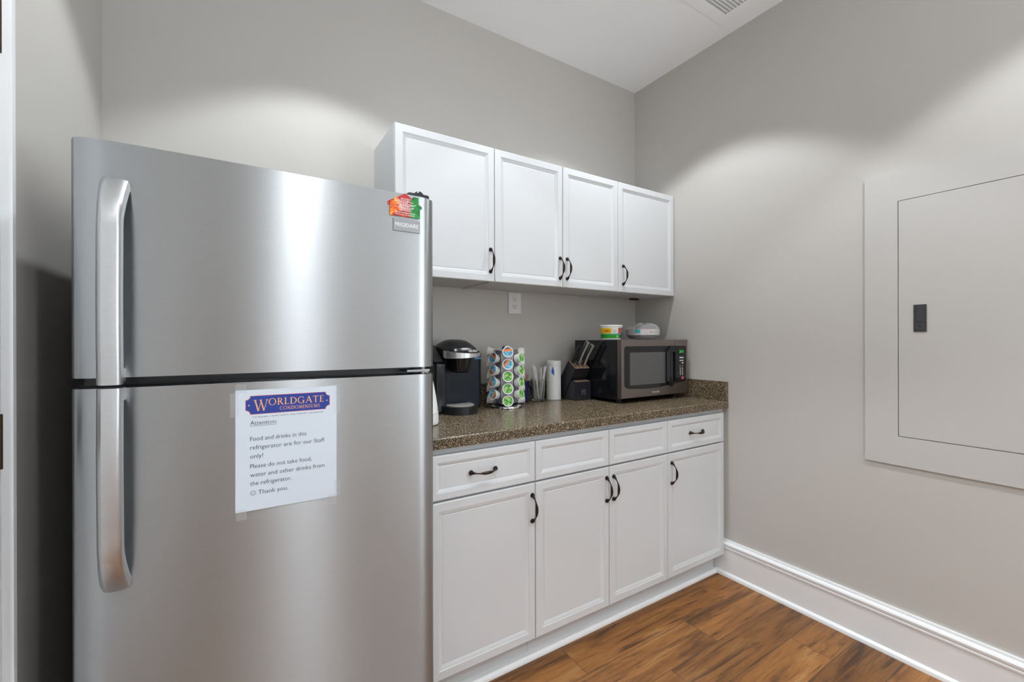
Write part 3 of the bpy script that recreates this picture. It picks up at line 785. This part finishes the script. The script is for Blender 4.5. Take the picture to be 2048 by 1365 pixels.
# tub and plates on the microwave
MT = CT + H1
tb = thing('food_tub', 'round white food tub with yellow and green label on the microwave', 'tub', (-.490, -.275, MT-.0005))
obj('cup', lathe(bmesh.new(), [(0, .001), (.048, .001), (.0505, .004), (.058, .070), (.0608, .071), (.0608, .0765), (.0585, .0775), (.056, .0755), (.048, .006), (0, .006)], 48), M['white'], tb)
def band(r0, z0, r1, z1, a0, a1, n=24, rr=.0004):
    bm = bmesh.new()
    def rad(z): return .0505 + (.058-.0505)*(z-.004)/.066 + rr
    P = [[bm.verts.new((rad(z)*math.cos(math.radians(a0+(a1-a0)*k/n)), rad(z)*math.sin(math.radians(a0+(a1-a0)*k/n)), z)) for k in range(n+1)] for z in (z0, z1)]
    for k in range(n): bm.faces.new((P[0][k], P[0][k+1], P[1][k+1], P[1][k]))
    return bm
lab = obj('label', band(0, .030, 0, .062, 135, 228), M['yellow'], tb, label='yellow, green and navy printed label')
obj('label_band', band(0, .008, 0, .028, 135, 318), M['green'], lab)
obj('label_edge', band(0, .0285, 0, .0325, 135, 300, 24, .0008), M['teal'], lab)
obj('label_side', band(0, .030, 0, .062, 266, 290), M['orange_print'], lab)
obj('label_print', band(0, .036, 0, .052, 234, 256, 12, .0006), M['grey_print'], lab)
obj('label_back', band(0, .008, 0, .064, 292, 330, 12, .0007), M['navy'], lab)
def wrap_text(name, body_, m, parent, a_mid, z, width, height, rr=.0012):
    o = text(name, body_, m, parent, (0, 0, 0), width=width, height=height, align='CENTER', bold=.02)
    for v in o.data.vertices:
        zz = v.co.z + z; r = .0505 + (.058-.0505)*(zz-.004)/.066 + rr; a = math.radians(a_mid) + v.co.x/r
        v.co = Vector((r*math.cos(a), r*math.sin(a), zz))
    return o
wrap_text('label_lettering', 'CUBES', M['red_print'], lab, 198, .040, .046, .013)
wrap_text('label_figure', '8', M['white_print'], lab, 262, .012, .008, .012)
pl = thing('paper_plate_pack', 'pack of paper plates in crinkled clear wrap on the microwave', 'paper plates', (-.176, -.215, MT-.0005))
pb = bmesh.new(); R0 = .094
prof = [(0, .012), (.062, .012)]
z = .012
lathe(pb, [(0, .006), (.064, .006), (.070, .009), (.088, .024), (R0, .027)] + [(R0-.001*(k % 2), .027+.0028*k) for k in range(1, 12)] + [(R0, .060), (.088, .058), (.07, .046), (0, .046)], 56)
obj('plate_stack', pb, M['plates'], pl)
wb = bmesh.new()
lathe(wb, [(0, .0005), (.060, .0005), (.072, .004), (.0905, .022), (R0+.003, .027), (R0+.0035, .045), (R0+.003, .061), (.086, .070), (.070, .082), (.05, .090), (.025, .0945), (0, .0955)], 56)
for v in wb.verts:
    rr = math.hypot(v.co.x, v.co.y)
    if v.co.z > .06: v.co.z += random.uniform(-.005, .005)*(1 if rr > .01 else 0); s = 1+random.uniform(-.03, .02)*(v.co.z > .066); v.co.x *= s; v.co.y *= s
    if v.co.z > .065: v.co.x += .012
obj('plastic_wrap', wb, M['wrap'], pl, smooth=0)
def patch(a0, a1, z0, z1, m, name):
    bm = bmesh.new(); n = 10
    P = [[bm.verts.new(((R0+.0042)*math.cos(math.radians(a0+(a1-a0)*k/n)), (R0+.0042)*math.sin(math.radians(a0+(a1-a0)*k/n)), z)) for k in range(n+1)] for z in (z0, z1)]
    for k in range(n): bm.faces.new((P[0][k], P[0][k+1], P[1][k+1], P[1][k]))
    return obj(name, bm, m, pl)
patch(196, 214, .038, .058, M['teal'], 'wrap_print'); patch(247, 251, .041, .045, M['ink'], 'wrap_mark')

# ------------------------------------------------------------------ knife block and knives
kb = thing('knife_block', 'black knife block standing against the microwave side', 'knife block', (-.676, -.205, CT))
KW = .106
up_ = prism(bmesh.new(), [(.107, 0), (.128, 0), (.128, .116), (.063, .208), (.005, .168)], 'x', 0, KW)
obj('slanted_block', bev(up_, .002, 2), M['blockwood'], kb, smooth=20)
lo = prism(bmesh.new(), [(0, 0), (.102, 0), (.0415, .0985), (.030, .105), (0, .098)], 'x', .001, KW-.001)
lb_ = obj('steak_knife_holder', bev(lo, .0015, 2), M['blockwood'], kb, smooth=20)
# slotted top faces: tan end grain with dark slots
def slot_face(name, p0, p1, n, x0, x1, parent, wslot):
    d = Vector((0, p1[0]-p0[0], p1[1]-p0[1])); nr = Vector((0, -d.z, d.y)).normalized()
    bm = bmesh.new()
    a = Vector((0, *p0)) + nr*.0006; b_ = Vector((0, *p1)) + nr*.0006
    f = bm.faces.new([bm.verts.new(v) for v in (a+Vector((x0, 0, 0)), a+Vector((x1, 0, 0)), b_+Vector((x1, 0, 0)), b_+Vector((x0, 0, 0)))]); f.material_index = 0
    for k in range(n):
        xc = x0+(x1-x0)*(k+.5)/n
        q0 = a.lerp(b_, .08)+nr*.0004; q1 = a.lerp(b_, .92)+nr*.0004
        f = bm.faces.new([bm.verts.new(v) for v in (q0+Vector((xc-wslot, 0, 0)), q0+Vector((xc+wslot, 0, 0)), q1+Vector((xc+wslot, 0, 0)), q1+Vector((xc-wslot, 0, 0)))]); f.material_index = 1
    return obj(name, bm, [M['slotwood'], M['gapdark']], parent, smooth=0)
slot_face('slot_row', (.0025, .0995), (.028, .1055), 6, .004, KW-.004, lb_, .0035)
slot_face('top_slots', (.0075, .1702), (.0605, .2065), 4, .004, KW-.004, kb, .003)
em = obj('emblem', slab(.040, .068, -.0012, 0, .030, .058), M['badge'], lb_, smooth=0, label='square grey emblem')
eb = bmesh.new(); box(eb, .056, .060, -.0016, -.0012, .038, .054); box(eb, .047, .058, -.0016, -.0012, .034, .038); box(eb, .047, .051, -.0016, -.0012, .034, .042)
obj('emblem_mark', eb, M['ink'], em, smooth=0)
kd = Vector((0, -.53, .848)).normalized()
def knife(label, x, s, L, steel_):
    base = Vector((-.676+x, -.205, CT)) + Vector((0, .0075, .1702)).lerp(Vector((0, .0605, .2065)), s)
    t = thing('kitchen_knife', label, 'knife', base)
    n_ = Vector((0, kd.z, -kd.y))
    hb = bmesh.new(); N = 9; pts = []; secs = []
    for k in range(N):
        f = k/(N-1); pts.append(kd*(.006+f*L) + n_*(.002*math.sin(f*PI)-.002*f))
        hw, hh_ = .0075, .0115 + .003*f - .002*math.sin(f*PI)
        secs.append([Vector((hw*math.cos(a)*1.0, 0, 0)) + n_*hh_*math.sin(a) for a in [2*PI*j/14 for j in range(14)]])
    sweep(hb, pts, secs)
    obj('handle', hb, M['silver'] if steel_ else M['black'], t)
    if steel_:
        gb_ = bmesh.new(); sweep(gb_, [p.copy() for p in pts], [[Vector((sx*.0082, 0, 0)) + n_*q for sx, q in ((-1, -.004), (1, -.004), (1, .004), (-1, .004))] for _ in pts])
        obj('handle_scale', gb_, M['black'], t, label='black inlay along the metal handle')
    bb_ = bmesh.new(); sweep(bb_, [kd*-.06, kd*.008], [[Vector((sx*.0012, 0, 0)) + n_*q for sx, q in ((-1, -.009), (1, -.009), (1, .009), (-1, .009))] for _ in range(2)])
    obj('blade', bb_, M['chrome'], t)
knife('black-handled kitchen knife at the left of the knife block', .022, .80, .100, False)
knife('kitchen knife with metal handle in the middle of the block', .052, .62, .135, True)
knife('kitchen knife with metal handle nearest the microwave', .078, .38, .125, True)
sc_ = thing('kitchen_scissors', 'small grey scissors lying in the top of the knife block', 'scissors', (-.676+.035, -.205+.030, CT+.1875))
sb = bmesh.new(); tube(sb, [(.010*math.cos(2*PI*k/14), -.004+.006*math.sin(2*PI*k/14), .005+.004*math.sin(2*PI*k/14)) for k in range(15)], .0022, 8)
obj('finger_loop', sb, M['darkgrey'], sc_)
sb = bmesh.new(); tube(sb, [(.008, 0, .004), (.024, .006, .004)], .002, 8); obj('blade', sb, M['silver'], sc_)

# ------------------------------------------------------------------ canister, glass, mug
cn = thing('wipes_canister', 'tall white canister with a blue mark between glass and knife block', 'canister', (-.728, -.083, CT))
obj('can', lathe(bmesh.new(), [(0, 0), (.038, 0), (.0405, .003), (.0405, .006), (.0395, .009), (.0395, .182)], 48), M['white'], cn)
obj('lid', lathe(bmesh.new(), [(.0392, .182), (.0405, .184), (.0405, .204), (.039, .208), (.034, .209), (.033, .2075), (0, .2075)], 48), M['white'], cn)
mk = bmesh.new(); ca = math.radians(180+48)
rows = [(.130, .009, .0095), (.136, .006, .0105), (.142, .000, .0100), (.147, -.004, .0095), (.152, -.0045, .0115), (.156, -.003, .0090), (.161, -.003, .0105), (.166, -.001, .0070), (.172, .000, .0060), (.179, .003, .0050)]
def cyl(u, z, r): a = ca + (u-.004)/r; return (r*math.cos(a), r*math.sin(a), z)
P = [[mk.verts.new(cyl(u0+(u1-u0)*j/3, z, .0399)) for j in range(4)] for z, u0, u1 in rows]
for a_, b_ in zip(P, P[1:]):
    for j in range(3): mk.faces.new((a_[j], a_[j+1], b_[j+1], b_[j]))
obj('blue_mark', mk, M['blue_ink'], cn, label='blue printed mark')
gt = thing('drinking_glass', 'clear glass tumbler holding plastic cutlery', 'glass', (-.842, -.098, CT))
obj('tumbler', lathe(bmesh.new(), [(0, 0), (.029, 0), (.031, .002), (.038, .116), (.0374, .118), (.0362, .116), (.029, .012), (0, .010)], 48), M['glass'], gt)
random.seed(11)
for k in range(16):
    a = 2*PI*k/16 + random.uniform(-.2, .2); r0 = random.uniform(.014, .0215); r1 = random.uniform(.025, .031)
    p0 = Vector((r0*math.cos(a+.5), r0*math.sin(a+.5), .0125)); p1 = Vector((r1*math.cos(a), r1*math.sin(a), .116)); d = (p1-p0).normalized()
    L = random.uniform(.160, .182)
    t = thing('plastic_knife', 'clear plastic cutlery handle standing in the glass tumbler', 'cutlery', Vector((-.842, -.098, CT))+p0, 0, 'clear plastic cutlery in the glass')
    u = Vector((math.cos(a*1.7), math.sin(a*1.7), 0)); u = (u-d*u.dot(d)).normalized(); n_ = d.cross(u)
    bm = bmesh.new(); pts = []; secs = []
    for j in range(6):
        f = j/5; wd = .0028+.0022*f; pts.append(d*L*f)
        secs.append([u*sx*wd + n_*sy*.0008 for sx, sy in ((-1, -1), (1, -1), (1, 1), (-1, 1))])
    obj('cutlery_piece', sweep(bm, pts, secs), M['cutlery'], t)
mu = thing('mug', 'navy blue mug holding wooden stir sticks behind the pod carousel', 'mug', (-.924, -.062, CT), math.radians(4))
obj('cup', lathe(bmesh.new(), [(0, .001), (.036, .001), (.039, .005), (.0405, .107), (.039, .109), (.0372, .107), (.036, .008), (0, .007)], 44), M['navy'], mu)
hp_ = [(.0395 + .027*math.sin(PI*k/12)**.8 if 0 < k < 12 else .0385, 0, .088-.066*k/12) for k in range(13)]
obj('handle', tube(bmesh.new(), hp_, .0052, 10), M['navy'], mu)
for k, (a, tl) in enumerate(((-.9, .024), (-.3, .027), (.25, .026), (.8, .027))):
    p0 = Vector((-.924+.010*math.cos(a), -.062+.016*math.sin(a), CT+.009)); p1 = Vector((-.924+.004+tl*1.1*math.cos(a), -.062+tl*math.sin(a), CT+.112)); d = (p1-p0).normalized()
    t = thing('stir_stick', 'thin pale wooden stir stick standing in the navy mug', 'stir stick', p0, 0, 'wooden stir sticks in the navy mug')
    u = Vector((0, 1, 0)); u = (u-d*u.dot(d)).normalized(); n_ = d.cross(u)
    obj('stick', sweep(bmesh.new(), [d*0, d*(.132+.004*k)], [[u*sx*.0028+n_*sy*.0008 for sx, sy in ((-1, -1), (1, -1), (1, 1), (-1, 1))] for _ in range(2)]), M['wood'], t)

# ------------------------------------------------------------------ pod carousel
CX, CY = -1.085, -.172
cr = thing('pod_carousel', 'chrome coffee pod carousel between coffee maker and glass', 'pod carousel', (CX, CY, CT))
obj('base', lathe(bmesh.new(), [(0, .0), (.076, 0), (.079, .003), (.078, .008), (.06, .0135), (.02, .016), (0, .016)], 56), M['chrome'], cr)
obj('pole', lathe(bmesh.new(), [(0, .014), (.008, .014), (.008, .275), (0, .275)], 20), M['chrome'], cr)
obj('knob', lathe(bmesh.new(), [(.008, .272), (.022, .276), (.024, .282), (.022, .292), (.012, .297), (0, .298)], 32), M['chrome'], cr)
face = math.atan2(-1.9614-CY, -2.1732-CX) + .11      # towards the viewer's side of the counter
M['rack'] = mat('grey_rack_metal', (.42, .42, .45), .3, .6)
pb_ = bmesh.new()
for k in range(7):
    a0 = face + 2*PI*(k-.5)/7; a1 = face + 2*PI*(k+.5)/7
    r = .0545
    P = [Vector((r*math.cos(a), r*math.sin(a), z)) for z in (.022, .272) for a in (a0, a1)]
    n_ = Vector((math.cos((a0+a1)/2), math.sin((a0+a1)/2), 0))*.002
    v = [pb_.verts.new(p) for p in (P[0], P[1], P[3], P[2])] + [pb_.verts.new(p-n_) for p in (P[0], P[1], P[3], P[2])]
    for q in ((0, 1, 2, 3), (7, 6, 5, 4), (0, 4, 5, 1), (1, 5, 6, 2), (2, 6, 7, 3), (3, 7, 4, 0)): pb_.faces.new([v[i] for i in q])
obj('panel_rack', pb_, M['rack'], cr, smooth=0)
rb = bmesh.new()
for z in (.022, .272):
    tube(rb, [(.058*math.cos(face+2*PI*(k+.5)/7), .058*math.sin(face+2*PI*(k+.5)/7), z) for k in range(8)], .0022, 8)
for k in range(7):
    a = face+2*PI*(k+.5)/7; tube(rb, [(.058*math.cos(a), .058*math.sin(a), .020), (.058*math.cos(a), .058*math.sin(a), .274)], .0020, 8)
obj('wire_frame', rb, M['chrome'], cr)
def make_pod(lidmat):
    o = thing('coffee_pod', '', 'coffee pod')
    obj('pod_cup', lathe(bmesh.new(), [(0, -.030), (.0185, -.030), (.0195, -.028), (.0228, -.002), (.0255, -.0012), (.0258, 0), (.0252, .0010), (.0215, .0006)], 32), M['white'], o)
    obj('lid', lathe(bmesh.new(), [(.0215, .0006), (.0205, .0009), (0, .0009)], 32), lidmat, o, smooth=0)
    return o
pod = {'blue and orange': make_pod(M['lid_blue']), 'green': make_pod(M['lid_green'])}
used = set(); ORD = ['top', 'second from top', 'middle', 'second from bottom', 'bottom']; ORD4 = ['top', 'second from top', 'second from bottom', 'bottom']
COLS = [(0, 'front', 5, ['blue and orange', 'blue and orange', 'green', 'green', 'green']), (-1, 'left', 4, ['blue and orange']*4), (1, 'right', 4, ['green']*4),
        (-2, 'far left', 5, ['blue and orange', 'green', 'green', 'blue and orange', 'green']), (2, 'far right', 5, ['green', 'blue and orange', 'green', 'green', 'blue and orange'])]
ROLL = {0: [.1, .9, 2., 2.4, .7], -1: [-.45, 2.9-.4, -1.0+3.1, .9+3.3], 1: [.5, 1.5, 2.2, 3.5], -2: [0, 1, 2, 3, 4], 2: [0, 2, 1, 3, 5]}
for ci, cname, n, kinds in COLS:
    for j in range(n):
        kd_ = kinds[j]; src = pod[kd_]
        if kd_ in used: o = copy_tree(src)
        else: o = src; used.add(kd_)
        a = face - ci*-2*PI/7
        a = face + ci*2*PI/7
        zc = CT + .266 - .0567*j - (.0 if n == 5 else .0285)
        tilt = math.radians(10)
        nrm = Vector((math.cos(a)*math.cos(tilt), math.sin(a)*math.cos(tilt), math.sin(tilt)))
        rl = .0875 if n == 5 else .0865
        o.location = (CX + rl*math.cos(a), CY + rl*math.sin(a), zc)
        q = nrm.to_track_quat('Z', 'Y') @ Matrix.Rotation(ROLL[ci][j]+PI/2, 4, 'Z').to_quaternion()
        o.rotation_euler = q.to_euler()
        tag(o, '%s lidded coffee pod, %s of the carousel\'s %s column' % (kd_, (ORD if n == 5 else ORD4)[j], cname), 'coffee pod', 'coffee pods on the carousel')

# ------------------------------------------------------------------ coffee maker
km = thing('coffee_maker', 'black single-serve coffee maker beside the refrigerator', 'coffee maker', (-1.345, -.148, CT), 0)
# local: front is -y
obj('housing', bev(box(bmesh.new(), -.056, .146, .0, .125, 0, .274), .022, 4, 60), M['housing'], km)
def dshape(r, cy, back, n=28):
    return [(r*math.cos(PI+PI*k/n), cy+r*math.sin(PI+PI*k/n)) for k in range(n+1)] + [(r, back), (-r, back)]
dt = bmesh.new(); prism(dt, dshape(.079, -.062, -.002), 'z', 0, .034); bev(dt, .004, 2, 50)
tr = obj('drip_tray', dt, M['black'], km)
gb = bmesh.new(); prism(gb, dshape(.062, -.062, -.03), 'z', .034, .0365)
obj('grate', gb, None or paint('perforated_grate', (.38, .36, .34), .35, 2.0, 500), tr, label='silver perforated drip grate')
# domed head: loft across x
hd = bmesh.new(); NX, NP = 18, 26; rows_ = []
for i in range(NX+1):
    s = -1+2*i/NX; k = (1-abs(s)**3.2)**.5
    x = .074*s; pr = []
    for j in range(NP+1):
        f = j/NP                                  # back to front over the top
        y = .112 - f*.247*(.80+.20*k)
        top = .268 + k*(.057*math.sin(PI*(f*.86+.10))**.8 if f < 1 else .0)
        pr.append((y, top))
    yf = pr[-1][0]
    pr += [(yf-.002, .258+.018*k), (yf+.004, .250)]
    rows_.append([hd.verts.new((x, y, z)) for y, z in pr] + [hd.verts.new((x, .112, .245)), ])
for a, b_ in zip(rows_, rows_[1:]):
    n = len(a)
    for j in range(n):
        hd.faces.new((a[j], a[(j+1) % n], b_[(j+1) % n], b_[j]))
hd.faces.new(rows_[0]); hd.faces.new(rows_[-1])
bmesh.ops.remove_doubles(hd, verts=hd.verts[:], dist=.0002)
head = obj('brew_head', hd, M['black'], km, smooth=50)
# basket below the head
obj('brew_basket', lathe(bmesh.new(), [(0, .178), (.030, .179), (.042, .185), (.049, .200), (.055, .250), (0, .250)], 40, (0, -.066, 0)), M['blackgloss'], km)
# silver lever wrapping the head
pts = []; secs = []
for k in range(31):
    a = math.radians(180*k/30); c = math.cos(PI - a) if False else -math.cos(a)
    p = Vector((.080*c, -.070 - .074*math.sin(a)**.75, .262 - .006*math.sin(a)))
    e = abs(c)
    h_ = .004 + .0125*(1-k/30)**1.7 + .003*(1 if 1 < k < 29 else 0)
    out = Vector((c*.8, -math.sin(a), 0)).normalized()
    pts.append(p); secs.append([out*.003 + Vector((0, 0, h_*.8)), out*.003 + Vector((0, 0, -h_)), -out*.003 + Vector((0, 0, -h_)), -out*.003 + Vector((0, 0, h_*.8))])
lv = sweep(bmesh.new(), pts, secs); bev(lv, .0015, 2, 40)
obj('lever', lv, M['silver'], km, label='silver curved lever handle')
text('brand_lettering', 'KEURIG', M['white_print'], head, (.004, -.1405, .2700), width=.044, height=.0095, bold=.015, rz=math.radians(9))
bt_ = bmesh.new(); prism(bt_, [(.010*math.cos(2*PI*k/18), .007*math.sin(2*PI*k/18)) for k in range(18)], 'y', -.003, .001)
obj('button', bt_, M['blue_led'], km, loc=(.118, .0, .2545), label='glowing blue round button')
obj('button_strip', box(bmesh.new(),   .103, .138, -.0015, .001, .232, .241, .0005), mat('blue_grey_strip', srgb(70, 120, 170), .3), km)
# water reservoir on the left
rs = bmesh.new(); box(rs, -.113, -.0585, -.055, .118, .0, .225, .012, 3)
obj('water_reservoir', rs, M['smoke'], km, label='smoky grey water tank')
ld = prism(bmesh.new(), [(-.058, .227), (.122, .227), (.122, .300), (.045, .296)], 'x', -.116, -.077); bev(ld, .004, 2, 30)
obj('reservoir_lid', ld, M['darkgrey'], km)

# white tapered container beside the refrigerator
wt = thing('air_freshener', 'white tapered plastic dispenser half hidden behind the refrigerator', 'dispenser', (-1.578, -.388, CT))
obj('lower_shell', lathe(bmesh.new(), [(0, 0), (.044, 0), (.051, .004), (.0535, .012), (.0525, .045)], 44), M['white'], wt)
obj('upper_shell', lathe(bmesh.new(), [(.0522, .0455), (.0505, .060), (.0445, .105), (.036, .150), (.027, .185), (.014, .2), (0, .204)], 44), M['white'], wt)
db = bmesh.new(); lathe(db, [(0, 0), (.0022, 0), (.0022, .001), (0, .001)], 10)
a = math.radians(-36)
obj('button', db, M['gapdark'], wt, loc=(.0512*math.cos(a), .0512*math.sin(a), .058), rot=(0, PI/2, a))
